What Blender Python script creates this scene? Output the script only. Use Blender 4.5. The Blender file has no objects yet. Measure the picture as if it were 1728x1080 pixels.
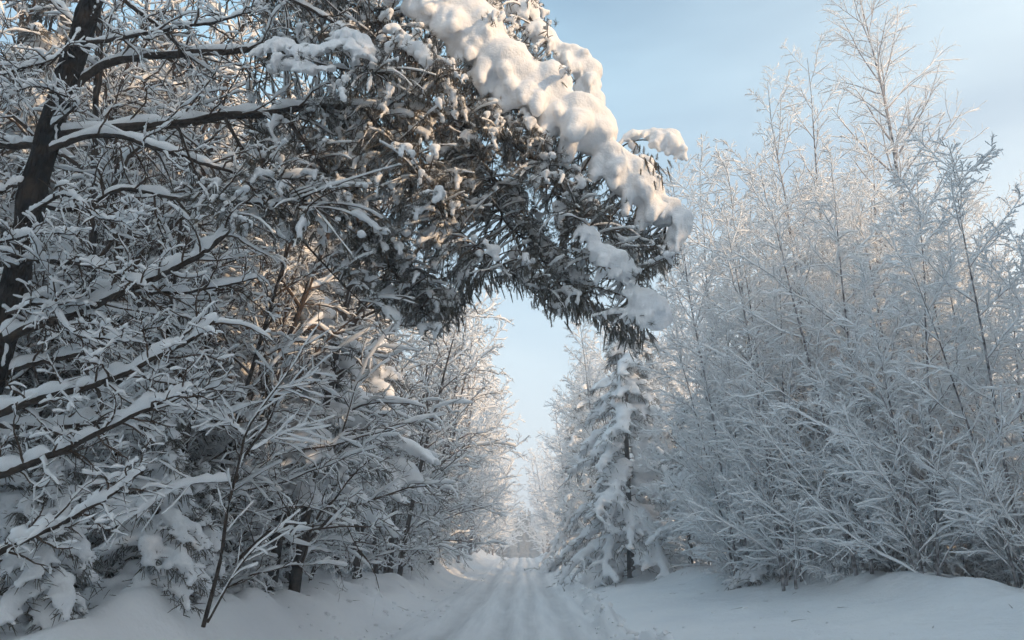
import bpy, bmesh, math
import numpy as np
from mathutils import Matrix, Vector, noise as mnoise

# ---------------------------------------------------------------- camera, sky, sun, exposure
scene = bpy.context.scene
R = math.radians
F_PX, CX, CY, VPX, VPY = 1300.0, 864.0, 540.0, 885.0, 935.0
PITCH = math.atan((VPY - CY) / F_PX)
YAW = math.atan((VPX - CX) / F_PX)
CAM = np.array([0.0, 0.0, 1.6])
cam_d = bpy.data.cameras.new('camera')
cam_d.sensor_width = 36.0
cam_d.lens = 36.0 * F_PX / 1728.0
cam_d.clip_start, cam_d.clip_end = 0.05, 3000.0
cam = bpy.data.objects.new('camera', cam_d)
cam.location = CAM
cam.rotation_euler = (R(90) + PITCH, 0, YAW)
scene.collection.objects.link(cam)
scene.camera = cam

SUN_AZ, SUN_EL = 120.0, 15.0            # clockwise from the road's direction: behind and to the right
world = bpy.data.worlds.new('World')
scene.world = world
world.use_nodes = True
wn, wl = world.node_tree.nodes, world.node_tree.links
wn.clear()
sky = wn.new('ShaderNodeTexSky')
sky.sky_type = 'NISHITA'
sky.sun_disc = False
sky.sun_elevation = R(SUN_EL)
sky.sun_rotation = R(SUN_AZ)
sky.altitude = 0
sky.air_density, sky.dust_density, sky.ozone_density = 1.0, 0.6, 3.0
bg = wn.new('ShaderNodeBackground')
bg.inputs['Strength'].default_value = 0.15
wo = wn.new('ShaderNodeOutputWorld')
# thin high cloud veil over the whole sky, denser towards the horizon, with soft streaks
tc = wn.new('ShaderNodeTexCoord')
mp = wn.new('ShaderNodeMapping'); mp.inputs['Scale'].default_value = (1.0, 1.0, 4.0)
nz = wn.new('ShaderNodeTexNoise'); nz.inputs['Scale'].default_value = 1.5; nz.inputs['Detail'].default_value = 4
sep = wn.new('ShaderNodeSeparateXYZ')
hz = wn.new('ShaderNodeMapRange')
hz.inputs['From Min'].default_value = 0.0; hz.inputs['From Max'].default_value = 0.62
hz.inputs['To Min'].default_value = 1.0; hz.inputs['To Max'].default_value = 0.60
nm = wn.new('ShaderNodeMapRange')
nm.inputs['From Min'].default_value = 0.35; nm.inputs['From Max'].default_value = 0.65
nm.inputs['To Min'].default_value = -0.12; nm.inputs['To Max'].default_value = 0.28
ad = wn.new('ShaderNodeMath'); ad.operation = 'ADD'; ad.use_clamp = True
mixw = wn.new('ShaderNodeMix'); mixw.data_type = 'RGBA'
vr = wn.new('ShaderNodeValToRGB')                      # veil: whiter low down, bluer high up
vr.color_ramp.elements[0].position = 0.0; vr.color_ramp.elements[0].color = (5.3, 5.7, 5.9, 1)
vr.color_ramp.elements[1].position = 0.68; vr.color_ramp.elements[1].color = (2.5, 4.4, 5.7, 1)
# and whiter towards the sun's side
sdot = wn.new('ShaderNodeVectorMath'); sdot.operation = 'DOT_PRODUCT'
sdot.inputs[1].default_value = (math.sin(R(SUN_AZ)) * math.cos(R(SUN_EL)), math.cos(R(SUN_AZ)) * math.cos(R(SUN_EL)), math.sin(R(SUN_EL)))
smr = wn.new('ShaderNodeMapRange'); smr.inputs['From Min'].default_value = -0.30; smr.inputs['From Max'].default_value = 0.9
smr.inputs['To Min'].default_value = 0.0; smr.inputs['To Max'].default_value = 1.0
mixs = wn.new('ShaderNodeMix'); mixs.data_type = 'RGBA'; mixs.inputs['B'].default_value = (6.6, 6.5, 6.2, 1)
wl.new(tc.outputs['Generated'], sdot.inputs[0]); wl.new(sdot.outputs['Value'], smr.inputs['Value'])
wl.new(smr.outputs['Result'], mixs.inputs['Factor']); wl.new(vr.outputs['Color'], mixs.inputs['A'])
wl.new(mixs.outputs['Result'], mixw.inputs['B'])
wl.new(sep.outputs['Z'], vr.inputs['Fac'])
wl.new(tc.outputs['Generated'], mp.inputs['Vector']); wl.new(mp.outputs['Vector'], nz.inputs['Vector'])
wl.new(tc.outputs['Generated'], sep.inputs['Vector']); wl.new(sep.outputs['Z'], hz.inputs['Value'])
wl.new(nz.outputs['Fac'], nm.inputs['Value'])
wl.new(hz.outputs['Result'], ad.inputs[0]); wl.new(nm.outputs['Result'], ad.inputs[1])
wl.new(ad.outputs['Value'], mixw.inputs['Factor'])
wl.new(sky.outputs['Color'], mixw.inputs['A']); wl.new(mixw.outputs['Result'], bg.inputs['Color'])
wl.new(bg.outputs['Background'], wo.inputs['Surface'])

sun_d = bpy.data.lights.new('sun', 'SUN')
sun_d.energy = 3.4
sun_d.angle = R(0.6)
sun_d.color = (1.0, 0.67, 0.38)
sun = bpy.data.objects.new('sun', sun_d)
sv = Vector((math.sin(R(SUN_AZ)) * math.cos(R(SUN_EL)), math.cos(R(SUN_AZ)) * math.cos(R(SUN_EL)), math.sin(R(SUN_EL))))
sun.rotation_euler = sv.to_track_quat('Z', 'Y').to_euler()
sun.location = (30, -20, 30)
scene.collection.objects.link(sun)

scene.view_settings.view_transform = 'Standard'
scene.view_settings.look = 'None'
scene.view_settings.exposure = 0.28
scene.view_settings.gamma = 1.0
scene.view_settings.use_curve_mapping = False
scene.cycles.max_bounces = 8
scene.cycles.diffuse_bounces = 7
scene.cycles.use_adaptive_sampling = True
scene.cycles.adaptive_threshold = 0.08
scene.cycles.volume_bounces = 1
scene.cycles.use_denoising = True

# ---------------------------------------------------------------- helpers
_cp, _sp, _cy, _sy = math.cos(PITCH), math.sin(PITCH), math.cos(YAW), math.sin(YAW)


def at(px, py, d):
    """World point that the photograph shows at (px, py), d metres ahead along the road."""
    u, v = (px - CX) / F_PX, (CY - py) / F_PX
    x, y, z = u, _cp - v * _sp, _sp + v * _cp
    x, y = x * _cy - y * _sy, x * _sy + y * _cy
    return CAM + np.array([x, y, z]) * (d / y)


def nrm(a):
    return a / np.maximum(np.linalg.norm(a, axis=-1, keepdims=True), 1e-9)


def frame(T):
    up = np.zeros_like(T); up[..., 2] = 1.0
    par = np.abs(T[..., 2]) > 0.985
    up[par] = (1.0, 0.0, 0.0)
    S = nrm(np.cross(T, up))
    B = np.cross(S, T)
    return S, B


def tangents(P):
    return nrm(np.gradient(P, axis=1))


def tubes(P, Rr, n, lateral=1.0, vertical=1.0):
    """P (N,K,3), Rr (N,K): N tubes with n sides; returns verts, quads."""
    N, K, _ = P.shape
    S, B = frame(tangents(P))
    a = np.arange(n) * (2 * math.pi / n) + math.pi / 2
    ca, sa = np.cos(a), np.sin(a)
    V = (P[:, :, None, :] + Rr[:, :, None, None] * (lateral * ca[None, None, :, None] * S[:, :, None, :]
         + vertical * sa[None, None, :, None] * B[:, :, None, :]))
    V = V.reshape(-1, 3)
    base = (np.arange(N) * K * n)[:, None, None]
    k = (np.arange(K - 1) * n)[None, :, None]
    j = np.arange(n)[None, None, :]
    j2 = (j + 1) % n
    q = np.stack([base + k + j, base + k + j2, base + k + n + j2, base + k + n + j], axis=-1).reshape(-1, 4)
    return V, q


class MB:
    """Collects vertices and faces and links them as one mesh."""
    def __init__(self):
        self.v, self.q, self.t, self.n = [], [], [], 0

    def add(self, V, q=None, t=None):
        if q is not None and len(q):
            self.q.append(np.asarray(q) + self.n)
        if t is not None and len(t):
            self.t.append(np.asarray(t) + self.n)
        self.v.append(V); self.n += len(V)
        return self

    def mesh(self, name, mat, smooth=True):
        me = bpy.data.meshes.new(name)
        V = np.concatenate(self.v) if self.v else np.zeros((0, 3))
        q = np.concatenate(self.q) if self.q else np.zeros((0, 4), int)
        t = np.concatenate(self.t) if self.t else np.zeros((0, 3), int)
        me.vertices.add(len(V)); me.vertices.foreach_set('co', V.astype(np.float32).ravel())
        nl = q.size + t.size
        me.loops.add(nl)
        me.loops.foreach_set('vertex_index', np.concatenate([q.ravel(), t.ravel()]).astype(np.int32))
        me.polygons.add(len(q) + len(t))
        ls = np.concatenate([np.arange(len(q)) * 4, q.size + np.arange(len(t)) * 3]).astype(np.int32)
        me.polygons.foreach_set('loop_start', ls)
        me.polygons.foreach_set('use_smooth', np.full(len(q) + len(t), smooth))
        me.update(calc_edges=True)
        me.materials.append(mat)
        return me


def put(name, mesh, parent=None, kind=None):
    o = bpy.data.objects.new(name, mesh)
    scene.collection.objects.link(o)
    o.parent = parent
    if kind:
        o['kind'] = kind
    return o


def thing(name, label, cat, loc, rotz=0.0, scale=1.0, group=None, lean=(0, 0)):
    o = bpy.data.objects.new(name, None)
    o.empty_display_size = 0.3
    scene.collection.objects.link(o)
    o.location = loc
    o.rotation_euler = (lean[0], lean[1], rotz)
    o.scale = (scale,) * 3
    o['label'] = label; o['category'] = cat
    if group:
        o['group'] = group
    return o


def spline(pts, K):
    """Catmull-Rom through pts, K samples evenly spaced by length."""
    p = np.asarray(pts, float)
    p = np.vstack([2 * p[0] - p[1], p, 2 * p[-1] - p[-2]])
    out = []
    for i in range(1, len(p) - 2):
        s = np.linspace(0, 1, 12, endpoint=(i == len(p) - 3))[:, None]
        a, b, c, d = p[i - 1], p[i], p[i + 1], p[i + 2]
        out.append(0.5 * (2 * b + (c - a) * s + (2 * a - 5 * b + 4 * c - d) * s ** 2 + (3 * b - a - 3 * c + d) * s ** 3))
    o = np.vstack(out)
    L = np.r_[0, np.cumsum(np.linalg.norm(np.diff(o, axis=0), axis=1))]
    s = np.linspace(0, L[-1], K)
    return np.stack([np.interp(s, L, o[:, i]) for i in range(o.shape[1])], axis=1)


def grow(P, Rr, M, rng, t0=0.2, t1=0.97, ang=(35, 60), length=1.0, lshape=0.5, K=5, r0=0.01, r1=0.004,
         bend=0.0, wob=0.12, flat=False, jit=0.35):
    """M children on each of the polylines P; returns child polylines, radii, parameter on the parent."""
    N, K0, _ = P.shape
    t = (np.arange(M)[None, :] + rng.rand(N, M)) / M * (t1 - t0) + t0
    f = t * (K0 - 1)
    i = np.minimum(f.astype(int), K0 - 2); w = (f - i)[..., None]
    ar = np.arange(N)[:, None]
    pos = P[ar, i] * (1 - w) + P[ar, i + 1] * w
    T = nrm(P[ar, i + 1] - P[ar, i])
    pr = Rr[ar, i] * (1 - w[..., 0]) + Rr[ar, i + 1] * w[..., 0]
    S, B = frame(T)
    if flat:
        az = np.where(np.arange(M)[None, :] % 2 == 0, 0.0, math.pi) + rng.normal(0, 0.35, (N, M))
    else:
        az = np.arange(M)[None, :] * 2.4 + rng.rand(N, 1) * 6.28 + rng.normal(0, 0.5, (N, M))
    a = np.radians(rng.uniform(ang[0], ang[1], (N, M)))
    D = nrm(np.cos(a)[..., None] * T + np.sin(a)[..., None] * (np.cos(az)[..., None] * S + np.sin(az)[..., None] * B))
    ln = np.broadcast_to(np.asarray(length, float).reshape(-1, 1) if np.ndim(length) else np.full((1, 1), length), (N, M))
    L = ln * (1 - lshape * t) * rng.uniform(1 - jit, 1 + jit, (N, M))
    D = D.reshape(-1, 3); pos = pos.reshape(-1, 3); L = L.reshape(-1); pr = pr.reshape(-1)
    pts = [pos]
    d = D
    for k in range(K - 1):
        pts.append(pts[-1] + d * (L / (K - 1))[:, None])
        d = d + rng.normal(0, wob, d.shape)
        d[:, 2] += bend
        d = nrm(d)
    C = np.stack(pts, axis=1)
    ra = np.minimum(pr * 0.75, r0)
    RR = ra[:, None] + (r1 - ra)[:, None] * np.linspace(0, 1, K)[None, :]
    return C, np.maximum(RR, r1 * 0.6), t.reshape(-1)


def snow_on(P, Rr, thick, rng, n=4, keep=1.0, lump=0.35, minh=0.15, seat=0.75, lat=0.95, patch=0.0):
    """Snow lying along the branches: a lumpy ridge above each polyline, thinner where the wood stands upright."""
    if keep < 1:
        m = rng.rand(len(P)) < keep
        P, Rr = P[m], Rr[m]
    T = tangents(P)
    h = np.sqrt(np.maximum(1 - T[..., 2] ** 2, 0))
    h = minh + (1 - minh) * h ** 1.5
    lum = 1 + lump * rng.uniform(-1, 1, Rr.shape)
    if patch:
        lum = np.where(rng.rand(*Rr.shape) < patch, 0.25, lum)
    th = np.asarray(thick, float)
    if th.ndim == 1:
        th = th[m][:, None] if keep < 1 else th[:, None]
    rs = th * h * lum
    end = np.ones(Rr.shape[1]); end[0] = 0.5; end[-1] = 0.85
    rs = rs * end[None, :]
    C = P.copy()
    C[..., 2] += Rr * 0.5 + rs * seat
    C[..., :2] += rng.normal(0, 0.12, C[..., :2].shape) * rs[..., None]
    rad = rs + Rr * 0.35
    tip = C[:, -1:] + nrm(C[:, -1:] - C[:, -2:-1]) * rad[:, -1:, None] * 0.8      # rounded end
    C = np.concatenate([C, tip], axis=1)
    rad = np.concatenate([rad, rad[:, -1:] * 0.3], axis=1)
    return tubes(C, rad, n, lat, 1.05)


_ico = None


def ico():
    global _ico
    if _ico is None:
        bm = bmesh.new()
        bmesh.ops.create_icosphere(bm, subdivisions=2, radius=1.0)
        _ico = (np.array([v.co[:] for v in bm.verts]), np.array([[v.index for v in f.verts] for f in bm.faces]))
        bm.free()
    return _ico


def blobs(name, C, S, voxel, mat, smooth_it=3, disp=0.02, dscale=5.0):
    """Ellipsoids melted together into one soft snow body."""
    iv, it = ico()
    C = np.asarray(C, float); S = np.asarray(S, float)
    if S.ndim == 1:
        S = np.stack([S, S, S], axis=1)
    V = (C[:, None, :] + iv[None] * S[:, None, :]).reshape(-1, 3)
    t = (it[None] + (np.arange(len(C)) * len(iv))[:, None, None]).reshape(-1, 3)
    me = MB().add(V, t=t).mesh('tmp', mat)
    o = bpy.data.objects.new('tmp', me)
    scene.collection.objects.link(o)
    m = o.modifiers.new('r', 'REMESH'); m.mode = 'VOXEL'; m.voxel_size = voxel
    s = o.modifiers.new('s', 'SMOOTH'); s.factor = 0.5; s.iterations = smooth_it
    dg = bpy.context.evaluated_depsgraph_get()
    out = bpy.data.meshes.new_from_object(o.evaluated_get(dg))
    bpy.data.objects.remove(o); bpy.data.meshes.remove(me)
    n = len(out.vertices)
    co = np.empty(n * 3, np.float32); out.vertices.foreach_get('co', co); co = co.reshape(-1, 3)
    no = np.empty(n * 3, np.float32); out.vertices.foreach_get('normal', no); no = no.reshape(-1, 3)
    dv = np.array([mnoise.noise(Vector(c) * dscale) + 0.5 * mnoise.noise(Vector(c) * dscale * 2.7) for c in co])
    co += no * (dv * disp)[:, None]
    out.vertices.foreach_set('co', co.ravel())
    out.polygons.foreach_set('use_smooth', np.ones(len(out.polygons), bool))
    out.name = name
    out.materials.clear(); out.materials.append(mat)
    out.update()
    return out


def sprigs(P, D, L, Wd, rng, needles=14):
    """Needle sprigs: a rough spindle with slender needles round it. P, D (N,3), L, Wd (N,)."""
    N = len(P)
    mb = MB()
    D = nrm(D)
    S, B = frame(D)
    # spindle core, bent down a little
    K = 3
    tt = np.linspace(0, 1, K)
    C = P[:, None, :] + D[:, None, :] * (L[:, None] * tt[None, :])[..., None]
    C[..., 2] -= (L[:, None] * 0.15 * tt[None, :] ** 2)
    RR = Wd[:, None] * np.array([0.18, 0.26, 0.10])[None, :] * rng.uniform(0.75, 1.25, (N, K))
    v, q = tubes(C, RR, 3)
    mb.add(v, q=q)
    # needles
    M = needles
    s = rng.uniform(0.05, 0.95, (N, M))
    a = rng.uniform(0, 6.283, (N, M))
    root = P[:, None, :] + D[:, None, :] * (L[:, None] * s)[..., None]
    root[..., 2] -= L[:, None] * 0.12 * s ** 2
    out = np.cos(a)[..., None] * S[:, None, :] + np.sin(a)[..., None] * B[:, None, :]
    nd = nrm(D[:, None, :] * rng.uniform(0.5, 1.2, (N, M, 1)) + out)
    nl = Wd[:, None] * rng.uniform(0.8, 1.35, (N, M))
    side = nrm(np.cross(nd, D[:, None, :] + 0.01)) * (Wd[:, None] * 0.075)[..., None]
    tip = root + nd * nl[..., None]
    V = np.stack([root - side, root + side, tip], axis=2).reshape(-1, 3)
    t = np.arange(N * M * 3).reshape(-1, 3)
    mb.add(V, t=t)
    return mb


def tufts(P, D, L, rng, needles=24):
    """Round tufts of needles bursting from the shoot ends."""
    N = len(P); D = nrm(D)
    nd = nrm(D[:, None, :] * 0.55 + nrm(rng.normal(0, 1, (N, needles, 3))))
    nl = L[:, None] * rng.uniform(0.7, 1.15, (N, needles))
    side = nrm(np.cross(nd, rng.normal(0, 1, (N, needles, 3)))) * (L[:, None] * 0.045)[..., None]
    root = P[:, None, :] - D[:, None, :] * (L[:, None] * rng.uniform(0, 0.9, (N, needles)))[..., None]
    V = np.stack([root - side, root + side, root + nd * nl[..., None]], axis=2).reshape(-1, 3)
    return V, np.arange(N * needles * 3).reshape(-1, 3)


# ---------------------------------------------------------------- materials
def new_mat(name, rough=0.9, spec=0.15):
    m = bpy.data.materials.new(name); m.use_nodes = True
    nt = m.node_tree
    b = nt.nodes['Principled BSDF']
    b.inputs['Roughness'].default_value = rough
    b.inputs['Specular IOR Level'].default_value = spec
    return m, nt, b


def ramp_noise(nt, scale, c0, c1, p0=0.35, p1=0.65, detail=4, coord='Object'):
    tcn = nt.nodes.new('ShaderNodeTexCoord')
    nzn = nt.nodes.new('ShaderNodeTexNoise'); nzn.inputs['Scale'].default_value = scale; nzn.inputs['Detail'].default_value = detail
    r = nt.nodes.new('ShaderNodeValToRGB')
    r.color_ramp.elements[0].position = p0; r.color_ramp.elements[0].color = (*c0, 1)
    r.color_ramp.elements[1].position = p1; r.color_ramp.elements[1].color = (*c1, 1)
    nt.links.new(tcn.outputs[coord], nzn.inputs['Vector']); nt.links.new(nzn.outputs['Fac'], r.inputs['Fac'])
    return r, nzn, tcn


def add_bump(nt, b, scale, strength, dist, coord='Object', detail=5):
    tcn = nt.nodes.new('ShaderNodeTexCoord')
    nzn = nt.nodes.new('ShaderNodeTexNoise'); nzn.inputs['Scale'].default_value = scale; nzn.inputs['Detail'].default_value = detail
    bu = nt.nodes.new('ShaderNodeBump'); bu.inputs['Strength'].default_value = strength; bu.inputs['Distance'].default_value = dist
    nt.links.new(tcn.outputs[coord], nzn.inputs['Vector']); nt.links.new(nzn.outputs['Fac'], bu.inputs['Height'])
    nt.links.new(bu.outputs['Normal'], b.inputs['Normal'])


def make_materials():
    M = {}
    m, nt, b = new_mat('snow', 0.75, 0.2)
    r, _, _ = ramp_noise(nt, 3.0, (0.80, 0.82, 0.85), (0.88, 0.89, 0.90))
    nt.links.new(r.outputs['Color'], b.inputs['Base Color'])
    add_bump(nt, b, 34.0, 0.55, 0.025, detail=8)
    M['snow'] = m
    m, nt, b = new_mat('twig_snow', 0.9, 0.1)
    b.inputs['Base Color'].default_value = (0.86, 0.875, 0.89, 1)
    M['twig_snow'] = m
    m, nt, b = new_mat('hoar_frost', 0.9, 0.1)
    b.inputs['Base Color'].default_value = (0.76, 0.77, 0.80, 1)
    M['frost'] = m
    m, nt, b = new_mat('dark_bark', 0.95, 0.1)
    r, _, _ = ramp_noise(nt, 14.0, (0.022, 0.017, 0.014), (0.075, 0.055, 0.042), 0.3, 0.7)
    nt.links.new(r.outputs['Color'], b.inputs['Base Color'])
    add_bump(nt, b, 30.0, 0.8, 0.02)
    M['bark'] = m
    m, nt, b = new_mat('frosted_bark', 0.95, 0.1)
    r, _, _ = ramp_noise(nt, 9.0, (0.07, 0.06, 0.058), (0.42, 0.41, 0.42), 0.35, 0.62)
    nt.links.new(r.outputs['Color'], b.inputs['Base Color'])
    M['frosted_bark'] = m
    m, nt, b = new_mat('pine_bark', 0.95, 0.1)
    r, nzn, tcn = ramp_noise(nt, 5.0, (0.012, 0.010, 0.009), (0.060, 0.040, 0.028), 0.40, 0.75, 6)
    nt.links.new(r.outputs['Color'], b.inputs['Base Color'])
    vor = nt.nodes.new('ShaderNodeTexVoronoi'); vor.feature = 'DISTANCE_TO_EDGE'; vor.inputs['Scale'].default_value = 17
    mpg = nt.nodes.new('ShaderNodeMapping'); mpg.inputs['Scale'].default_value = (1, 1, 0.35)
    bu = nt.nodes.new('ShaderNodeBump'); bu.inputs['Strength'].default_value = 1.0; bu.inputs['Distance'].default_value = 0.09
    nt.links.new(tcn.outputs['Object'], mpg.inputs['Vector']); nt.links.new(mpg.outputs['Vector'], vor.inputs['Vector'])
    nt.links.new(vor.outputs['Distance'], bu.inputs['Height']); nt.links.new(bu.outputs['Normal'], b.inputs['Normal'])
    M['pine_bark'] = m
    m, nt, b = new_mat('twig_bark', 0.95, 0.05)
    b.inputs['Base Color'].default_value = (0.085, 0.060, 0.044, 1)
    M['twig'] = m
    m, nt, b = new_mat('frosty_twig_bark', 0.95, 0.05)
    b.inputs['Base Color'].default_value = (0.36, 0.34, 0.345, 1)
    M['frosty_twig'] = m
    # needles, dusted with frost here and there
    m, nt, b = new_mat('needles', 0.8, 0.2)
    r, _, _ = ramp_noise(nt, 2.2, (0.040, 0.034, 0.022), (0.105, 0.088, 0.060), 0.3, 0.7)
    r2, _, _ = ramp_noise(nt, 5.0, (0.03, 0.03, 0.03), (0.60, 0.60, 0.60), 0.46, 0.72)
    mx = nt.nodes.new('ShaderNodeMix'); mx.data_type = 'RGBA'
    mx.inputs['B'].default_value = (0.50, 0.53, 0.56, 1)
    nt.links.new(r2.outputs['Color'], mx.inputs['Factor']); nt.links.new(r.outputs['Color'], mx.inputs['A'])
    nt.links.new(mx.outputs['Result'], b.inputs['Base Color'])
    M['needles'] = m
    m, nt, b = new_mat('frosted_needles', 0.85, 0.15)
    r, _, _ = ramp_noise(nt, 2.6, (0.030, 0.038, 0.032), (0.17, 0.19, 0.20), 0.4, 0.75)
    nt.links.new(r.outputs['Color'], b.inputs['Base Color'])
    M['frost_needles'] = m
    # ground snow
    m, nt, b = new_mat('ground_snow', 0.7, 0.2)
    r, _, _ = ramp_noise(nt, 0.35, (0.80, 0.82, 0.85), (0.88, 0.89, 0.90))
    nt.links.new(r.outputs['Color'], b.inputs['Base Color'])
    tcn = nt.nodes.new('ShaderNodeTexCoord')
    n1 = nt.nodes.new('ShaderNodeTexNoise'); n1.inputs['Scale'].default_value = 2.6; n1.inputs['Detail'].default_value = 9
    n1.inputs['Roughness'].default_value = 0.62
    bu = nt.nodes.new('ShaderNodeBump'); bu.inputs['Strength'].default_value = 0.7; bu.inputs['Distance'].default_value = 0.14
    nt.links.new(tcn.outputs['Object'], n1.inputs['Vector']); nt.links.new(n1.outputs['Fac'], bu.inputs['Height'])
    nt.links.new(bu.outputs['Normal'], b.inputs['Normal'])
    M['ground'] = m
    # packed road snow, slightly soiled in the wheel tracks, streaked along the road
    m, nt, b = new_mat('road_snow', 0.6, 0.25)
    tcn = nt.nodes.new('ShaderNodeTexCoord')
    mpg = nt.nodes.new('ShaderNodeMapping'); mpg.inputs['Scale'].default_value = (3.2, 0.16, 1.0)
    n1 = nt.nodes.new('ShaderNodeTexNoise'); n1.inputs['Scale'].default_value = 1.6; n1.inputs['Detail'].default_value = 6
    r = nt.nodes.new('ShaderNodeValToRGB')
    r.color_ramp.elements[0].position = 0.3; r.color_ramp.elements[0].color = (0.70, 0.72, 0.75, 1)
    r.color_ramp.elements[1].position = 0.62; r.color_ramp.elements[1].color = (0.84, 0.855, 0.875, 1)
    bu = nt.nodes.new('ShaderNodeBump'); bu.inputs['Strength'].default_value = 0.6; bu.inputs['Distance'].default_value = 0.06
    nt.links.new(tcn.outputs['Object'], mpg.inputs['Vector']); nt.links.new(mpg.outputs['Vector'], n1.inputs['Vector'])
    pa = nt.nodes.new('ShaderNodeAttribute'); pa.attribute_name = 'packed'
    n2 = nt.nodes.new('ShaderNodeTexNoise'); n2.inputs['Scale'].default_value = 0.8; n2.inputs['Detail'].default_value = 4
    mu = nt.nodes.new('ShaderNodeMath'); mu.operation = 'MULTIPLY'
    mp2 = nt.nodes.new('ShaderNodeMix'); mp2.data_type = 'RGBA'; mp2.inputs['B'].default_value = (0.50, 0.51, 0.53, 1)
    nt.links.new(tcn.outputs['Object'], n2.inputs['Vector']); nt.links.new(pa.outputs['Fac'], mu.inputs[0]); nt.links.new(n2.outputs['Fac'], mu.inputs[1])
    nt.links.new(n1.outputs['Fac'], r.inputs['Fac']); nt.links.new(r.outputs['Color'], mp2.inputs['A'])
    nt.links.new(mu.outputs['Value'], mp2.inputs['Factor']); nt.links.new(mp2.outputs['Result'], b.inputs['Base Color'])
    nt.links.new(n1.outputs['Fac'], bu.inputs['Height']); nt.links.new(bu.outputs['Normal'], b.inputs['Normal'])
    M['road'] = m
    return M


MAT = make_materials()


# ---------------------------------------------------------------- the ground and the road
def sstep(a, b, x):
    t = np.clip((x - a) / (b - a), 0, 1)
    return t * t * (3 - 2 * t)


def _waves(x, y, seed, n, smin, smax):
    rs = np.random.RandomState(seed)
    o = np.zeros_like(x)
    for i in range(n):
        k = rs.uniform(smin, smax); a = rs.uniform(0, 6.28)
        o = o + np.sin(x * k * math.cos(a) + y * k * math.sin(a) + rs.uniform(0, 6.28)) / n ** 0.5
    return o


def right_edge(y):
    return np.interp(y, [-60, 12, 20, 30, 40, 70, 100, 200], [9.5, 9.5, 9.2, 7.6, 6.0, 5.2, 4.2, 3.6])


def profile(y):
    return 1.22 * sstep(14, 92, y) - 3.2 * sstep(94, 190, y)


TRACKS = ((-1.75, 0.30), (-0.62, 0.22), (0.15, 0.16), (0.95, 0.28))     # wheel tracks: place and half width


def height(x, y):
    x = np.asarray(x, float); y = np.asarray(y, float)
    z = profile(y)
    m1 = _waves(x, y, 3, 9, 0.25, 1.1); m2 = _waves(x, y, 4, 12, 1.6, 4.5); m3 = _waves(x, y, 9, 14, 6.0, 14.0)
    # left bank
    le = -2.85 + 0.22 * np.sin(y * 0.31 + 1.0) + 0.10 * np.sin(y * 1.3)
    lb = sstep(0, 1, (le - x) / 2.0)
    z = z + lb * (0.66 + 0.11 * m1 + 0.06 * m2) + np.exp(-((x - le + 1.7) / 0.7) ** 2) * (0.12 + 0.10 * m2)
    z = z + sstep(-4.6, -9, x) * 0.35 * (1 + 0.4 * m1)
    # right plough ridge and wide verge up to the trees
    re = 1.72 + 0.16 * np.sin(y * 0.27) + 0.10 * np.sin(y * 0.9 + 2)
    ridge = np.exp(-((x - re - 0.28) / 0.24) ** 2) * (0.36 + 0.09 * np.sin(y * 1.1) + 0.04 * np.sin(y * 2.7 + 1)) * (1 + 0.25 * m2)
    z = z + ridge * sstep(140, 60, y)
    e = right_edge(y)
    z = z + sstep(re + 0.2, re + 1.6, x) * (0.10 + 0.02 * m2)
    z = z + sstep(2.6, 1.0, (e - x)) * (0.50 + 0.10 * m1 + 0.05 * m2) * 0.0
    z = z + np.clip((x - re - 0.5) / np.maximum(e - re - 0.5, 1), 0, 1.3) ** 1.2 * (0.78 + 0.07 * m1 + 0.02 * m2)
    z = z + np.exp(-((x - e + 1.2) / 1.1) ** 2) * (0.40 + 0.10 * m1 + 0.05 * m2)
    off = np.maximum(lb, sstep(re, re + 0.8, x))
    z = z + off * 0.012 * m3
    # wheel tracks
    for (c, w), dpt in zip(TRACKS, (0.13, 0.12, 0.08, 0.12)):
        cc = c + 0.07 * np.sin(y * 0.21 + c * 3)
        z = z - (1 - off) * dpt * np.exp(-((x - cc) / w) ** 2) * (1 + 0.3 * np.sin(y * 0.8 + c))
    z = z + (1 - off) * (0.012 * _waves(x, y * 0.08, 12, 10, 3.0, 9.0) + 0.009 * _waves(x, y * 0.03, 15, 12, 12.0, 30.0) + 0.007 * m3)
    # far land
    z = z + 0.0 * x
    return z


def grid(xs, ys, lift=0.0):
    X, Y = np.meshgrid(xs, ys)
    Z = height(X, Y) + lift
    V = np.stack([X, Y, Z], axis=-1).reshape(-1, 3)
    nx, ny = len(xs), len(ys)
    i = (np.arange(ny - 1)[:, None] * nx + np.arange(nx - 1)[None, :])
    q = np.stack([i, i + 1, i + nx + 1, i + nx], axis=-1).reshape(-1, 4)
    return V, q


ys = np.r_[np.linspace(-70, 2, 24), np.arange(3, 8, 0.6), np.arange(8, 34, 0.2), np.arange(34, 70, 0.5), np.arange(70, 130, 1.0), np.geomspace(130, 1500, 30)]
xr = np.arange(-2.9, 2.95, 0.085)
xl = np.r_[-np.geomspace(900, 14, 22), np.arange(-13, -6, 0.5), np.arange(-6, -2.88, 0.13)]
xl[-1] = xr[0]
xg = np.r_[np.arange(xr[-1], 14, 0.2), np.geomspace(14.2, 900, 24)]
xg[0] = xr[-1]
V, q = grid(np.r_[xl, xr[1:-1], xg], ys)
# the road strip is a sheet of its own inside the ground
xall = np.r_[xl, xr[1:-1], xg]
nx = len(xall)
xc = 0.25 * (V[q[:, 0], 0] + V[q[:, 1], 0] + V[q[:, 2], 0] + V[q[:, 3], 0])
isroad = (xc > -2.85) & (xc < 2.1)


def sub_sheet(name, sel, mat):
    qq = q[sel]
    used, inv = np.unique(qq, return_inverse=True)
    me = MB().add(V[used], q=inv.reshape(-1, 4)).mesh(name, mat)
    return put(name, me, kind='structure')


road = sub_sheet('road', isroad, MAT['road'])
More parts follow.
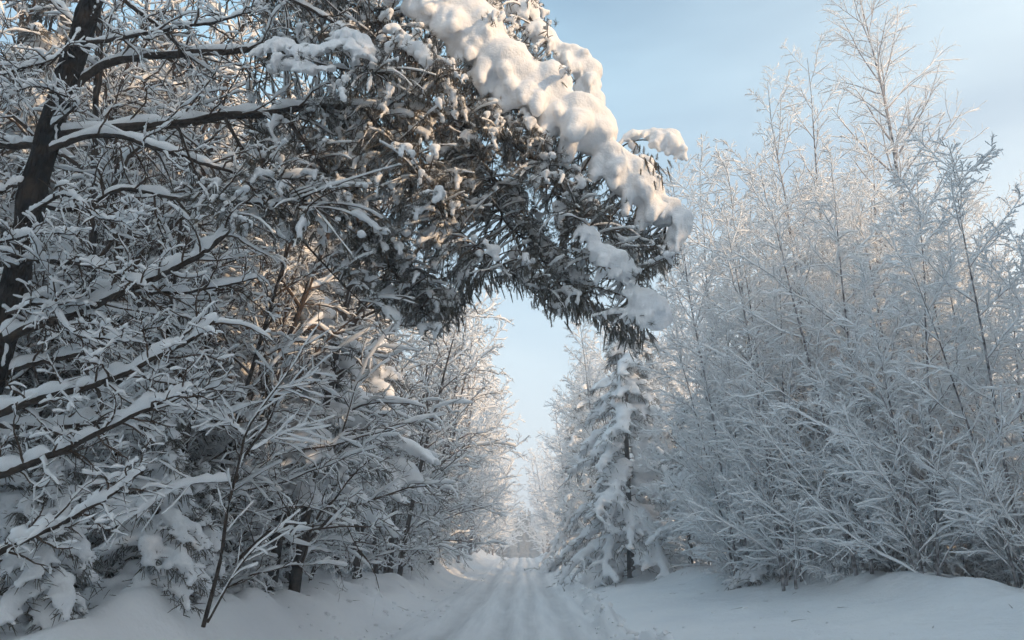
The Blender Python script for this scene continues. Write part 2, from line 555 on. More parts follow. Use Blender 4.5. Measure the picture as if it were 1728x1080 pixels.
# packed, greyer snow where the wheels run
rv = np.empty(len(road.data.vertices) * 3, np.float32); road.data.vertices.foreach_get('co', rv); rv = rv.reshape(-1, 3)
pk = np.zeros(len(rv))
for c, w in TRACKS:
    cc = c + 0.07 * np.sin(rv[:, 1] * 0.21 + c * 3)
    pk += np.exp(-((rv[:, 0] - cc) / (w * 0.9)) ** 2)
at_ = road.data.attributes.new('packed', 'FLOAT', 'POINT'); at_.data.foreach_set('value', np.clip(pk, 0, 1).astype(np.float32))
sub_sheet('snow_ground', ~isroad, MAT['ground'])


def gz(x, y):
    return float(height(np.array([x]), np.array([y]))[0])


# ---------------------------------------------------------------- tree kinds
def polyline_tube(pts, radii, n, mb=None):
    mb = mb or MB()
    P = np.asarray(pts)[None]; Rr = np.asarray(radii)[None]
    v, q_ = tubes(P, Rr, n)
    return mb.add(v, q=q_)


def deciduous(seed, H, stems=3, spread=0.25, m1=16, m2=10, m3=6, l1=0.30, l2=0.38, l3=0.45, r=0.09, t0=0.18,
              s0=0.035, s1=0.035, s2=0.025, s3=0.016, bend1=0.05, bend2=-0.03, bend3=-0.05, ang1=(30, 60),
              frost='twig_snow', bark='frosty_twig', keep=0.95, wob=0.06, lshape=0.55, conic=0.0, n3=3, minh=0.25, hoar=True, seat=0.75, lump=0.45, patch=0.0, k2=5, foot=0.30):
    """A bare, snow-dusted broadleaf tree: list of (part name, mesh, kind)."""
    rng = np.random.RandomState(seed)
    parts = []
    P0 = []
    for s in range(stems):
        a = rng.rand() * 6.28 if stems == 1 else s * 6.283 / stems + rng.normal(0, 0.4)
        sp = spread * rng.uniform(0.5, 1.3)
        h = H * (1.0 if s == 0 else rng.uniform(0.65, 0.98))
        k = np.linspace(0, 1, 12)
        x = math.cos(a) * (foot * (stems > 1) + sp * h * k ** 1.25) + np.cumsum(rng.normal(0, 0.010 * h / 3, 12)) * k
        y = math.sin(a) * (foot * (stems > 1) + sp * h * k ** 1.25) + np.cumsum(rng.normal(0, 0.010 * h / 3, 12)) * k
        P0.append(np.stack([x, y, k * h - 0.25], axis=1))
    P0 = np.array(P0)
    rr = (np.linspace(1, 0.06, 12) ** 0.9) * r
    R0 = np.stack([rr * rng.uniform(0.75, 1.0) if i else rr for i in range(stems)])
    for i in range(stems):
        parts.append(('trunk', polyline_tube(P0[i], R0[i], 7).mesh('trunk', MAT['bark' if bark == 'twig' else 'frosted_bark']), None))
    L1 = H * l1
    A1, B1, tA = grow(P0, R0, m1, rng, t0, 0.97, ang1, L1, lshape + conic, 8, r * 0.34, 0.006, bend1, wob)
    len1 = np.linalg.norm(A1[:, -1] - A1[:, 0], axis=1)
    A2, B2, _ = grow(A1, B1, m2, rng, 0.15, 0.98, (30, 58), len1 * l2, 0.5, k2, 0.011, 0.005, bend2, wob * 1.6)
    len2 = np.linalg.norm(A2[:, -1] - A2[:, 0], axis=1)
    A3, B3, _ = grow(A2, B2, m3, rng, 0.1, 1.0, (25, 60), np.maximum(len2 * l3, 0.16), 0.4, 3, 0.005, 0.003, bend3, wob * 2)
    A4, B4, _ = grow(P0, R0, m1 * 2, rng, 0.3, 1.0, (30, 60), H * l1 * 0.22, 0.5, 3, 0.006, 0.003, bend2, wob * 2)
    mb = MB()
    for P, Q, n in ((A1, B1, 5), (A2, B2, 3)) if hoar else ((A1, B1, 5), (A2, B2, 3), (A3, B3, 3), (A4, B4, 3)):
        v, q_ = tubes(P, Q, n); mb.add(v, q=q_)
    parts.append(('branches', mb.mesh('branches', MAT[bark]), 'stuff'))
    mb = MB()
    for P, Q, th, n in ((P0, R0, s0, 5), (A1, B1, s1, 5), (A2, B2, s2, 4), (A3, B3, s3, n3), (A4, B4, s3, n3)):
        v, q_ = snow_on(P, Q, th, rng, n, keep if P is not P0 else 1.0, minh=minh if P is not P0 else 0.05, seat=seat, lump=lump, patch=patch if P is not P0 else 0); mb.add(v, q=q_)
    parts.append(('branch_snow', mb.mesh('branch_snow', MAT[frost]), 'stuff'))
    return parts


def spruce(seed, H, n_boughs=70, width=0.30, droop=-0.05, voxel=0.05, snow=1.0, needle='needles', nn=12, base=0.04, sm=1.0, jit=0.28):
    rng = np.random.RandomState(seed)
    parts = []
    k = np.linspace(0, 1, 12)
    P0 = np.stack([np.cumsum(rng.normal(0, 0.012 * H / 6, 12)), np.cumsum(rng.normal(0, 0.012 * H / 6, 12)), k * H - 0.2], axis=1)[None]
    R0 = (0.016 * H * np.linspace(1, 0.08, 12))[None]
    parts.append(('trunk', polyline_tube(P0[0], R0[0], 7).mesh('trunk', MAT['bark']), None))
    A1, B1, t1 = grow(P0, R0, n_boughs, rng, base, 0.985, (72, 100), H * width, 0.86, 8, 0.02 * sm, 0.006, droop, 0.06, jit=jit)
    len1 = np.linalg.norm(A1[:, -1] - A1[:, 0], axis=1)
    A2, B2, _ = grow(A1, B1, 12, rng, 0.22, 0.99, (40, 65), len1 * 0.36, 0.45, 4, 0.008, 0.004, -0.10, 0.08, flat=True)
    mb = MB()
    for P, Q, n in ((A1, B1, 5), (A2, B2, 3)):
        v, q_ = tubes(P, Q, n); mb.add(v, q=q_)
    parts.append(('branches', mb.mesh('branches', MAT['bark']), 'stuff'))
    # needle sprigs on the side shoots and the bough ends, tips hanging
    A3, B3, _ = grow(A2, B2, 4, rng, 0.15, 1.0, (20, 55), 0.20 * sm, 0.2, 3, 0.004, 0.003, -0.12, 0.1)
    A4, B4, _ = grow(A1, B1, 8, rng, 0.3, 1.0, (15, 60), 0.22 * sm, 0.2, 3, 0.004, 0.003, -0.15, 0.1)
    PS = np.concatenate([A3[:, 0], A4[:, 0]])
    DS = np.concatenate([A3[:, -1] - A3[:, 0], A4[:, -1] - A4[:, 0]])
    LS = np.linalg.norm(DS, axis=1) * 1.25
    WS = rng.uniform(0.03, 0.05, len(LS)) * sm
    parts.append(('needles', sprigs(PS, DS, LS, WS, rng, nn).mesh('needles', MAT[needle], False), 'stuff'))
    # snow cushions on the boughs
    C, S = [], []
    for i in range(len(A1)):
        L = len1[i]
        if L < 0.12:
            C.append(A1[i, -1]); S.append((0.06, 0.06, 0.07)); continue
        p = spline(A1[i], max(4, int(L / (0.11 * sm))))
        w = snow * sm * (0.05 + 0.055 * min(L, 1.6)) * rng.uniform(0.7, 1.25)
        for j, c in enumerate(p):
            f = j / (len(p) - 1)
            if f < 0.12 or rng.rand() < 0.06:
                continue
            ww = w * (0.5 + 0.8 * math.sin(math.pi * min(1, f * 0.75 + 0.2))) * rng.uniform(0.75, 1.25)
            C.append(c + np.array([0, 0, ww * 0.62])); S.append((ww * 1.15, ww * 1.15, ww * 0.85))
    sel = rng.rand(len(A2)) < 0.75
    for p in A2[sel]:
        L = np.linalg.norm(p[-1] - p[0])
        ww = snow * sm * (0.032 + 0.045 * min(L, 0.8)) * rng.uniform(0.7, 1.3)
        n = max(2, int(L / (0.10 * sm)))
        for f in np.linspace(0.3, 1.0, n):
            i = f * 3; a = min(int(i), 2); c = p[a] + (p[a + 1] - p[a]) * (i - a)
            w2 = ww * rng.uniform(0.8, 1.2)
            C.append(c + np.array([0, 0, w2 * 0.55])); S.append((w2, w2, w2 * 0.9))
    parts.append(('snow_cushions', blobs('snow_cushions', C, S, voxel, MAT['snow'], 2, 0.012, 8.0), 'stuff'))
    return parts


def plant(parts, name, label, cat, x, y, rotz=0.0, scale=1.0, group=None, lean=(0, 0), dz=0.0):
    t = thing(name, label, cat, (x, y, gz(x, y) + dz), rotz, scale, group, lean)
    for nm, me, kd in parts:
        put(nm, me, t, kd)
    return t


def X(px, d):
    """x of a thing whose foot stands at column px, d metres ahead."""
    return at(px, VPY, d)[0]

# ---------------------------------------------------------------- the pine that arches over the road
rng = np.random.RandomState(11)


def px_line(pts, d0, d1, K):
    """Polyline through photo points with the depth running from d0 to d1."""
    n = len(pts)
    s = np.r_[0, np.cumsum(np.hypot(*np.diff(np.array(pts, float), axis=0).T))]; s /= s[-1]
    return spline([at(p[0], p[1], d0 + (d1 - d0) * f) for p, f in zip(pts, s)], K)


pine = thing('pine_tree', 'big pine leaning in from the left, its snow-heavy boughs arching over the road', 'tree', (0, 0, 0))
TR = [at(-105, 1085, 8.6), at(-60, 800, 8.6), at(-12, 620, 8.6), at(20, 500, 8.6), at(62, 300, 8.6), at(97, 180, 8.6), at(132, 70, 8.6),
      at(158, -10, 8.6), at(185, -140, 8.7), at(195, -320, 8.9)]
TR[0][2] = gz(TR[0][0], TR[0][1]) - 0.2
pine.location = (TR[0][0], TR[0][1], TR[0][2] + 0.2)
PO = np.array(pine.location)
trunk = spline(TR, 40)
tr = np.linspace(0.18, 0.115, 40) * (1 + 0.06 * rng.normal(size=40))
trunk[2:] += rng.normal(0, 0.012, (38, 3))
put('trunk', polyline_tube(trunk - PO, tr, 12).mesh('trunk', MAT['pine_bark']), pine)

C, S = [], []
for i in range(13):                          # wind-plastered streaks on the windward side of the trunk
    f = rng.uniform(5, 37); th = rng.normal(-0.7, 0.35); w = rng.uniform(.014, .026)
    for j in range(rng.randint(4, 12)):
        g = min(f + j * .10, 38.9); a = int(g); c = trunk[a] + (trunk[a + 1] - trunk[a]) * (g - a) - PO
        rr_ = tr[a] - .004
        C.append(c + np.array([math.cos(th), math.sin(th), 0]) * rr_ + rng.normal(0, .006, 3)); S.append((w * rng.uniform(.6, 1.2), w * rng.uniform(.6, 1.2), w * 1.5))
put('trunk_snow', blobs('trunk_snow', C, S, .018, MAT['snow'], 1, .006, 14.), pine, 'stuff')


def lumps(K, rng):
    """Uneven thickness along a limb: swells, dips and a few bare gaps."""
    x = np.linspace(0, 1, K)
    o = np.ones(K)
    for i in range(5):
        o = o + 0.16 * np.sin(x * rng.uniform(8, 60) + rng.uniform(0, 6.28))
    for i in range(rng.randint(1, 3)):
        o = o * (1 - 0.85 * np.exp(-((x - rng.uniform(0.1, 0.95)) / 0.025) ** 2))
    return np.clip(o, 0.12, 1.7)[None]


# snow-topped limbs seen one by one: (points, depth at foot and tip, radius at foot and tip, snow thickness, side twigs)
LIMBS = [
    ([(80, 232), (160, 222), (235, 216), (300, 212), (370, 201), (460, 196), (560, 187), (680, 196), (770, 206)], 8.6, 9.8, .072, .035, .085, 16),
    ([(108, 165), (150, 128), (205, 104), (320, 95), (430, 84), (560, 58), (690, 20)], 8.6, 9.8, .055, .035, .055, 14),
    ([(-10, 585), (60, 553), (140, 530), (270, 470), (350, 430), (412, 374)], 8.55, 8.4, .062, .030, .105, 12),
    ([(35, 438), (120, 446), (180, 456), (240, 480)], 8.55, 7.9, .040, .015, .06, 8),
    ([(60, 245), (10, 248), (-60, 238), (-160, 220)], 8.6, 8.4, .050, .03, .07, 8),
    ([(55, 345), (130, 352), (210, 322), (300, 338), (420, 345), (520, 340)], 8.6, 8.8, .035, .015, .055, 12),
    ([(75, 255), (180, 225), (300, 262), (400, 290), (520, 300)], 8.55, 8.7, .040, .015, .065, 12),
    ([(130, 75), (220, 62), (330, 50), (430, 30)], 8.6, 8.3, .03, .012, .045, 9),
    ([(-35, 710), (60, 674), (180, 643), (260, 606), (320, 576), (362, 543)], 8.55, 7.9, .055, .016, .085, 10),
    ([(-60, 830), (0, 800), (100, 762), (210, 710), (310, 672)], 8.55, 8.0, .055, .014, .085, 10),
    ([(-90, 985), (0, 930), (100, 882), (180, 832), (235, 790)], 8.55, 8.0, .045, .012, .08, 10),
    ([(-40, 715), (50, 722), (150, 718), (260, 690), (360, 655)], 8.6, 9.2, .04, .012, .08, 10),
    ([(15, 520), (90, 500), (170, 492), (330, 490), (440, 468)], 8.6, 8.9, .035, .012, .06, 10),
    ([(-20, 640), (80, 612), (190, 580), (300, 530), (380, 480)], 8.6, 9.4, .04, .012, .075, 10),
    ([(60, 300), (-20, 330), (-100, 340)], 8.6, 7.8, .03, .02, .06, 5),
    ([(140, 50), (90, 95), (30, 110), (-40, 140)], 8.55, 7.9, .022, .01, .05, 10),
    ([(85, 215), (130, 175), (60, 150), (10, 170)], 8.5, 7.8, .018, .008, .05, 10),
    ([(50, 360), (110, 330), (170, 370), (240, 365)], 8.45, 7.8, .02, .008, .05, 10),
    ([(30, 450), (-20, 420), (60, 395), (130, 400)], 8.4, 7.9, .018, .008, .05, 8),
    ([(10, 530), (70, 515), (120, 560), (210, 575)], 8.45, 7.8, .02, .008, .05, 10),
    ([(165, -30), (260, 40), (330, 110), (370, 170)], 8.65, 8.9, .035, .012, .03, 8),
    ([(168, -40), (330, -60), (460, -10), (560, 40)], 8.65, 9.2, .045, .02, .05, 8),
]
for pts, d0, d1, r0, r1, sn, nt_ in LIMBS:
    K = 56
    sn *= 0.66; nt_ = int(nt_ * 1.9)
    P = px_line(pts, d0, d1, K)
    P[2:] += np.cumsum(rng.normal(0, 0.005, (K - 2, 3)), axis=0)
    Rr = np.linspace(r0, r1, K)
    lim = put('limb', polyline_tube(P - PO, Rr, 8).mesh('limb', MAT['bark']), pine)
    P3, R3 = P[None], Rr[None]
    L = np.linalg.norm(P[-1] - P[0])
    A, B, _ = grow(P3, R3, nt_, rng, 0.15, 1.0, (30, 65), 0.26 * L, 0.3, 8, 0.014, 0.005, -0.02, 0.20)
    A2, B2, _ = grow(A, B, 8, rng, 0.15, 1.0, (30, 70), 0.24, 0.3, 4, 0.006, 0.003, -0.05, 0.25)
    mb = MB()
    for p_, r_, n in ((A, B, 5), (A2, B2, 3)):
        v, q_ = tubes(p_ - PO, r_, n); mb.add(v, q=q_)
    put('twigs', mb.mesh('twigs', MAT['twig']), lim, 'stuff')
    mb = MB()
    v, q_ = snow_on(P3 - PO, R3, sn * lumps(K, rng), rng, 8, lump=0.12, minh=0.5, seat=0.95, lat=0.85); mb.add(v, q=q_)
    for p_, r_, th in ((A, B, 0.026), (A2, B2, 0.016)):
        v, q_ = snow_on(p_ - PO, r_, th, rng, 4, 0.6, lump=.5, minh=0.10, seat=.9, patch=.25); mb.add(v, q=q_)
    put('limb_snow', mb.mesh('limb_snow', MAT['twig_snow']), lim, 'stuff')

# needle-bearing boughs of the arch (their wood)
BOUGHS = [
    ([(690, 20), (770, 60), (850, 130), (940, 205), (1030, 285), (1095, 345), (1140, 395)], 9.8, 10.2, .05, .012),
    ([(770, 206), (860, 240), (940, 310), (1000, 390), (1050, 460), (1090, 530)], 9.8, 9.7, .035, .010),
    ([(195, -300), (500, -180), (760, -70), (860, -10), (915, 60), (970, 125), (1003, 200)], 8.9, 11.0, .06, .012),
    ([(1025, 280), (1052, 246), (1085, 236), (1120, 246), (1150, 268)], 10.15, 10.1, .014, .006),
    ([(620, 190), (700, 290), (770, 385), (850, 450), (930, 520)], 9.2, 10.0, .03, .008),
    ([(480, 195), (550, 290), (620, 400), (690, 490), (745, 560)], 9.0, 10.2, .03, .008),
    ([(380, 200), (430, 290), (480, 370), (560, 460), (620, 520)], 8.9, 9.6, .025, .008),
    ([(430, 84), (500, 95), (570, 115), (640, 125)], 9.1, 8.8, .025, .008),
    ([(560, 58), (640, 65), (690, 90), (735, 135)], 9.4, 9.2, .025, .008),
    ([(690, 20), (600, 10), (520, -20), (400, 20)], 9.8, 9.6, .02, .008),
    ([(770, 206), (830, 300), (850, 370), (900, 420), (960, 500)], 9.8, 10.3, .025, .008),
    ([(300, 212), (330, 290), (360, 335), (390, 370)], 8.7, 8.3, .018, .008),
    ([(420, 200), (450, 290), (480, 330), (530, 350)], 8.9, 8.6, .018, .008),
]
allp = []
bough_objs = []
for pts, d0, d1, r0, r1 in BOUGHS:
    K = 26
    P = px_line(pts, d0, d1, K)
    Rr = np.linspace(r0, r1, K)
    bough_objs.append(put('bough', polyline_tube(P - PO, Rr, 7).mesh('bough', MAT['bark']), pine))
    allp.append(P)
LP = np.concatenate(allp + [px_line(LIMBS[0][0], 8.6, 9.8, 24)[10:], px_line(LIMBS[1][0], 8.6, 9.8, 24)[10:]])


def inside(poly, p):
    poly = np.array(poly, float); x, y = p
    c = False
    j = len(poly) - 1
    for i in range(len(poly)):
        if (poly[i, 1] > y) != (poly[j, 1] > y) and x < (poly[j, 0] - poly[i, 0]) * (y - poly[i, 1]) / (poly[j, 1] - poly[i, 1]) + poly[i, 0]:
            c = not c
        j = i
    return c


MASS = [(430, -40), (560, -80), (760, -90), (890, -40), (930, 40), (985, 110), (1010, 180), (1060, 270), (1150, 370), (1140, 430), (1105, 480),
        (1115, 545), (1060, 560), (1000, 540), (950, 530), (905, 500), (870, 470), (835, 468), (800, 480), (770, 540), (735, 565), (690, 560),
        (620, 500), (540, 430), (440, 400), (320, 370), (310, 310), (400, 290), (420, 190), (520, 170), (600, 130), (430, 110)]
HOLE = [(806, 372), (838, 362), (862, 385), (868, 420), (850, 445), (838, 450), (815, 415)]
HOLE2 = [(870, 380), (905, 392), (915, 420), (895, 428), (878, 420)]
RIDGE3 = np.vstack([spline([(985, 392), (1020, 440), (1065, 490), (1108, 545)], 30), spline([(785, 405), (825, 415), (838, 440)], 12)])
RIDGES = [spline([(650, -50), (765, 25), (850, 120), (960, 200), (1045, 285), (1125, 365)], 60), spline([(850, -60), (905, 50), (985, 115), (1005, 195)], 30)]
tg = []
tries = 0
while len(tg) < 2300 and tries < 60000:
    tries += 1
    p = (rng.uniform(310, 1160), rng.uniform(-90, 570))
    if not inside(MASS, p) or inside(HOLE, p) or inside(HOLE2, p):
        continue
    if min(np.hypot(RIDGES[0][:, 0] - p[0], RIDGES[0][:, 1] - p[1])) < 46 or min(np.hypot(RIDGES[1][:, 0] - p[0], RIDGES[1][:, 1] - p[1])) < 22:
        continue
    if min(np.hypot(RIDGE3[:, 0] - p[0], RIDGE3[:, 1] - p[1])) < 20:
        continue
    dens = 1.0 if p[0] > 560 and p[1] > 150 else (0.8 if p[1] < 150 else 0.45)
    if rng.rand() > dens:
        continue
    tg.append((p[0], p[1]))
tg = np.array(tg)
T3 = []
near = []
for p in tg:
    # depth follows the boughs round it
    w0 = at(p[0], p[1], 9.6)
    i = np.argmin(np.linalg.norm((LP - w0) * np.array([1, 0.5, 1]), axis=1))
    d = LP[i, 1] + rng.normal(0.1, 0.6)
    if len(T3) > 1850:                       # the far side of the crown
        d += abs(rng.normal(.7, .3))
    T3.append(at(p[0], p[1], d))
T3 = np.array(T3)
D2 = np.linalg.norm(LP[None] - T3[:, None], axis=2) + np.where((LP[None, :, 2] < T3[:, None, 2] - 0.1), 0.4, 0)
idx = np.argmin(D2 + rng.uniform(0, 0.25, D2.shape), axis=1)
ST = LP[idx]
# branchlets from bough to target, arched then drooping
k = np.linspace(0, 1, 6)[None, :, None]
mid = 0.5 * (ST + T3); mid[:, 2] += 0.10 + 0.05 * rng.rand(len(mid)); mid += rng.normal(0, 0.06, mid.shape)
BR = ST[:, None] * (1 - k) ** 2 + 2 * mid[:, None] * k * (1 - k) + T3[:, None] * k ** 2
BRr = np.broadcast_to(np.linspace(0.012, 0.004, 6)[None], BR.shape[:2])
v, q_ = tubes(BR - PO, BRr, 3)
put('branchlets', MB().add(v, q=q_).mesh('branchlets', MAT['twig']), pine, 'stuff')
# needle sprigs: several on each branchlet end, drooping
PS, DS = [], []
for b in BR:
    d = nrm(b[-1] - b[-3])
    for s in range(6):
        f = rng.uniform(1.2, 5.0); a = min(int(f), 4); c = b[a] + (b[a + 1] - b[a]) * (f - a)
        dd = d * 0.7 + rng.normal(0, 0.55, 3) + np.array([0, 0, -0.45])
        PS.append(c); DS.append(dd)
PS, DS = np.array(PS), nrm(np.array(DS))
LS = rng.uniform(0.08, 0.17, len(PS)); WS = rng.uniform(0.030, 0.046, len(PS))
nb = sprigs(PS - PO, DS, LS, WS, rng, 8)
n_ = len(BR)
TP = np.repeat(T3, 4, axis=0) + rng.normal(0, 0.075, (n_ * 4, 3)); TD = np.repeat(nrm(T3 - BR[:, 3]), 4, axis=0) + rng.normal(0, .45, (n_ * 4, 3)) + np.array([0, -.15, .1])
v, t_ = tufts(TP - PO, TD, rng.uniform(.055, .085, n_ * 4), rng, 20)
nb.add(v, t=t_)
put('needles', nb.mesh('needles', MAT['needles'], False), pine, 'stuff')
# hanging tips along the lower rim of the arch
RIM = [(760, 560), (800, 500), (835, 490), (880, 495), (905, 505), (930, 525), (955, 545), (985, 530), (1010, 555), (1050, 585), (1090, 580)]
rim = np.vstack([spline(RIM, 46), spline([(1070, 290), (1095, 310), (1115, 320)], 6), spline([(1080, 430), (1105, 470), (1120, 440)], 7)])
PS, DS, LS, WS = [], [], [], []
for (x, y) in rim:
    for s in range(9):
        PS.append(at(x + rng.normal(0, 9), y - 28 + rng.normal(0, 12), 9.9 + rng.normal(0, 0.25)))
        DS.append(np.array([rng.normal(0.15, 0.3), rng.normal(0, 0.3), -1.0]))
        LS.append(rng.uniform(0.08, 0.22)); WS.append(rng.uniform(0.034, 0.052))
put('needles', sprigs(np.array(PS) - PO, np.array(DS), np.array(LS), np.array(WS), rng, 36).mesh('needles', MAT['needles'], False), pine, 'stuff')
# light snow on the branchlets inside the arch
sel = rng.rand(len(BR)) < 0.5
v, q_ = snow_on(BR[sel] - PO, np.array(BRr)[sel], 0.018, rng, 4, 1.0, lump=0.6)
put('branchlet_snow', MB().add(v, q=q_).mesh('branchlet_snow', MAT['twig_snow']), pine, 'stuff')


def cushion(pts, d0, d1, w0, w1, name='snow_cushion', parent=None, fingers=1.0, voxel=0.035, side=(-0.5, -0.5), flen=(0.15, 0.5), wfun=None):
    """Thick snow ridge along photo points with lobes hanging from its edges."""
    L = px_line(pts, d0, d1, 60)
    ln = np.linalg.norm(np.diff(L, axis=0), axis=1).sum()
    n = max(5, int(ln / 0.10))
    P = px_line(pts, d0, d1, n)
    C, S = [], []
    for i, c in enumerate(P):
        f = i / (n - 1)
        w = (w0 + (w1 - w0) * f) * (0.80 + 0.75 * mnoise.noise(Vector((c[0] * 2.6, c[1] * 2.6, c[2] * 2.6 + 7))) + rng.uniform(-.12, .18))
        if i in (0, n - 1):
            w *= 0.75
        j_ = rng.normal(0, 0.16, 3) * w
        C.append(c + j_ + np.array([0, 0, w * 0.35])); S.append((w * rng.uniform(.85, 1.1), w * rng.uniform(.85, 1.1), w * rng.uniform(.7, .95)))
        for s in range(rng.poisson(1.3)):            # bumps on the pillow
            o_ = nrm(rng.normal(0, 1, 3) + np.array([0, -.4, .2])); r_ = w * rng.uniform(.22, .42)
            C.append(c + o_ * w * .78 + np.array([0, 0, w * .3])); S.append((r_, r_, r_ * .9))
        for s in range(rng.poisson(2.0 * fingers)):
            # lobe: a chain of shrinking balls that rolls over the edge and hangs
            a = rng.uniform(-1, 1)
            out = np.array([side[0] + a * 0.7, side[1] + rng.uniform(-0.6, 0.5), 0.0]); out /= max(np.linalg.norm(out), 1e-6)
            q0 = c + out * w * 0.62 + np.array([0, 0, w * 0.05])
            ll = rng.uniform(*flen); m = max(2, int(ll / 0.065)); rr_ = min(w * rng.uniform(0.30, 0.55), .17)
            d = out * 0.8 + np.array([0, 0, -0.45])
            for j in range(m):
                C.append(q0.copy()); r_ = rr_ * (1 - 0.4 * j / m) * rng.uniform(0.8, 1.2); S.append((r_, r_, r_ * 1.1))
                q0 = q0 + d / np.linalg.norm(d) * 0.065; d = d * 0.8 + np.array([rng.normal(0, 0.12), rng.normal(0, 0.12), -0.35])
    small = w0 < 0.09
    nm_ = 'snow_clumps' if small else name
    return put(nm_, blobs(nm_, np.array(C) - PO, S, voxel, MAT['snow'], 2, 0.022, 6.0), parent or pine, 'stuff' if small else None)


cushion([(650, -50), (720, -5), (765, 25), (815, 75), (850, 120), (900, 160), (960, 200), (1005, 240), (1045, 285), (1085, 325), (1125, 365)], 9.45, 9.9, .40, .27, parent=bough_objs[0], flen=(0.2, 0.55))
cushion([(1085, 325), (1125, 355), (1150, 378), (1145, 405), (1125, 430)], 9.9, 9.85, .17, .12, parent=bough_objs[0], fingers=.6)
cushion([(760, -60), (815, 15), (850, 65), (880, 110)], 10.2, 10.4, .27, .17, parent=bough_objs[2], fingers=.6)
cushion([(850, -60), (885, 5), (905, 50), (945, 85), (985, 115), (1003, 150), (1005, 195)], 10.7, 10.8, .22, .19, parent=bough_objs[2], fingers=1.0, side=(-0.6, -0.4), flen=(.15, .45))
cushion([(1058, 238), (1080, 226), (1110, 232), (1135, 246), (1152, 265)], 10.1, 10.05, .09, .19, parent=bough_objs[3], fingers=1.6, flen=(.1, .35), voxel=.028)
cushion([(985, 392), (1005, 410), (1020, 440), (1045, 458), (1065, 490), (1092, 515), (1108, 545)], 9.3, 9.2, .14, .20, parent=bough_objs[1], fingers=1.0, flen=(.1, .35), voxel=.028)
cushion([(1040, 440), (1062, 460), (1075, 490)], 9.2, 9.2, .16, .15, parent=bough_objs[1], fingers=.8, flen=(.1, .3), voxel=.028)
cushion([(440, 92), (470, 75), (500, 85), (540, 88), (580, 80), (615, 95)], 8.5, 8.4, .13, .10, parent=bough_objs[7], fingers=2.0, flen=(.15, .45), voxel=.026, side=(0.1, -0.7))
cushion([(455, 118), (490, 112), (530, 122), (560, 118)], 8.4, 8.35, .10, .09, parent=bough_objs[7], fingers=1.6, flen=(.1, .3), voxel=.026, side=(0.1, -0.7))
cushion([(560, 70), (590, 60), (620, 85), (628, 110)], 8.55, 8.5, .11, .09, parent=bough_objs[7], fingers=1.6, flen=(.1, .35), voxel=.026, side=(0.1, -0.7))
cushion([(1065, 245), (1080, 262), (1098, 280), (1095, 300)], 10.1, 10.05, .10, .09, parent=bough_objs[3], fingers=1.2, flen=(.1, .25), voxel=.028)
cushion([(665, 50), (690, 75), (715, 100), (722, 120)], 8.9, 8.8, .15, .13, parent=bough_objs[8], fingers=.8, flen=(.1, .2), voxel=.028)
cushion([(785, 405), (805, 405), (825, 415), (838, 440)], 9.2, 9.25, .10, .08, parent=bough_objs[10], fingers=.7, flen=(.05, .15), voxel=.025)
cushion([(330, 300), (350, 312), (372, 330), (384, 350)], 8.4, 8.35, .06, .075, parent=bough_objs[11], fingers=1.0, flen=(.05, .2), voxel=.025)
cushion([(410, 262), (445, 262), (475, 270)], 8.7, 8.65, .055, .05, parent=bough_objs[12], fingers=1.0, flen=(.05, .15), voxel=.025)
cushion([(440, 340), (465, 345), (485, 330), (520, 320)], 8.6, 8.7, .06, .055, parent=bough_objs[12], fingers=1.4, flen=(.05, .2), voxel=.025)
cushion([(800, 165), (830, 175), (850, 205)], 9.4, 9.4, .07, .06, parent=bough_objs[0], fingers=1.0, flen=(.1, .25), voxel=.025)
cushion([(885, 190), (905, 220), (900, 250)], 9.45, 9.4, .08, .06, parent=bough_objs[0], fingers=1.0, flen=(.1, .25), voxel=.025)
cushion([(960, 275), (975, 300), (985, 330)], 9.5, 9.45, .07, .06, parent=bough_objs[0], fingers=1.0, flen=(.1, .25), voxel=.025)
cushion([(745, 320), (765, 308), (785, 300)], 9.3, 9.3, .05, .045, parent=bough_objs[4], fingers=.8, flen=(.05, .12), voxel=.022)
# little balls of snow lodged on the sprigs, here and there
C, S = [], []
for i in rng.permutation(len(T3))[:1000]:
    w = rng.uniform(0.024, 0.062)
    d_ = nrm(T3[i] - BR[i, 2]); b_ = BR[i, 3:]
    n_ = rng.randint(3, 7)
    for s in range(n_):                      # a short cap lying along the twig, its end rolling over
        f = s / (n_ - 1) * (len(b_) - 1); a_ = min(int(f), len(b_) - 2); c = b_[a_] + (b_[a_ + 1] - b_[a_]) * (f - a_)
        ww = w * rng.uniform(.7, 1.3)
        C.append(c + np.array([rng.normal(0, .3) * w, rng.normal(0, .3) * w, ww * .7]) - PO); S.append((ww * 1.15, ww * 1.15, ww * .85))
    c = b_[-1].copy()
    for s in range(rng.randint(0, 3)):
        c = c + np.array([rng.normal(0, .4), rng.normal(-.3, .4), -1.0]) * w; C.append(c - PO); S.append((w * .8, w * .8, w))
put('snow_clumps', blobs('snow_clumps', C, S, 0.037, MAT['snow'], 1, 0.014, 14.0), pine, 'stuff')

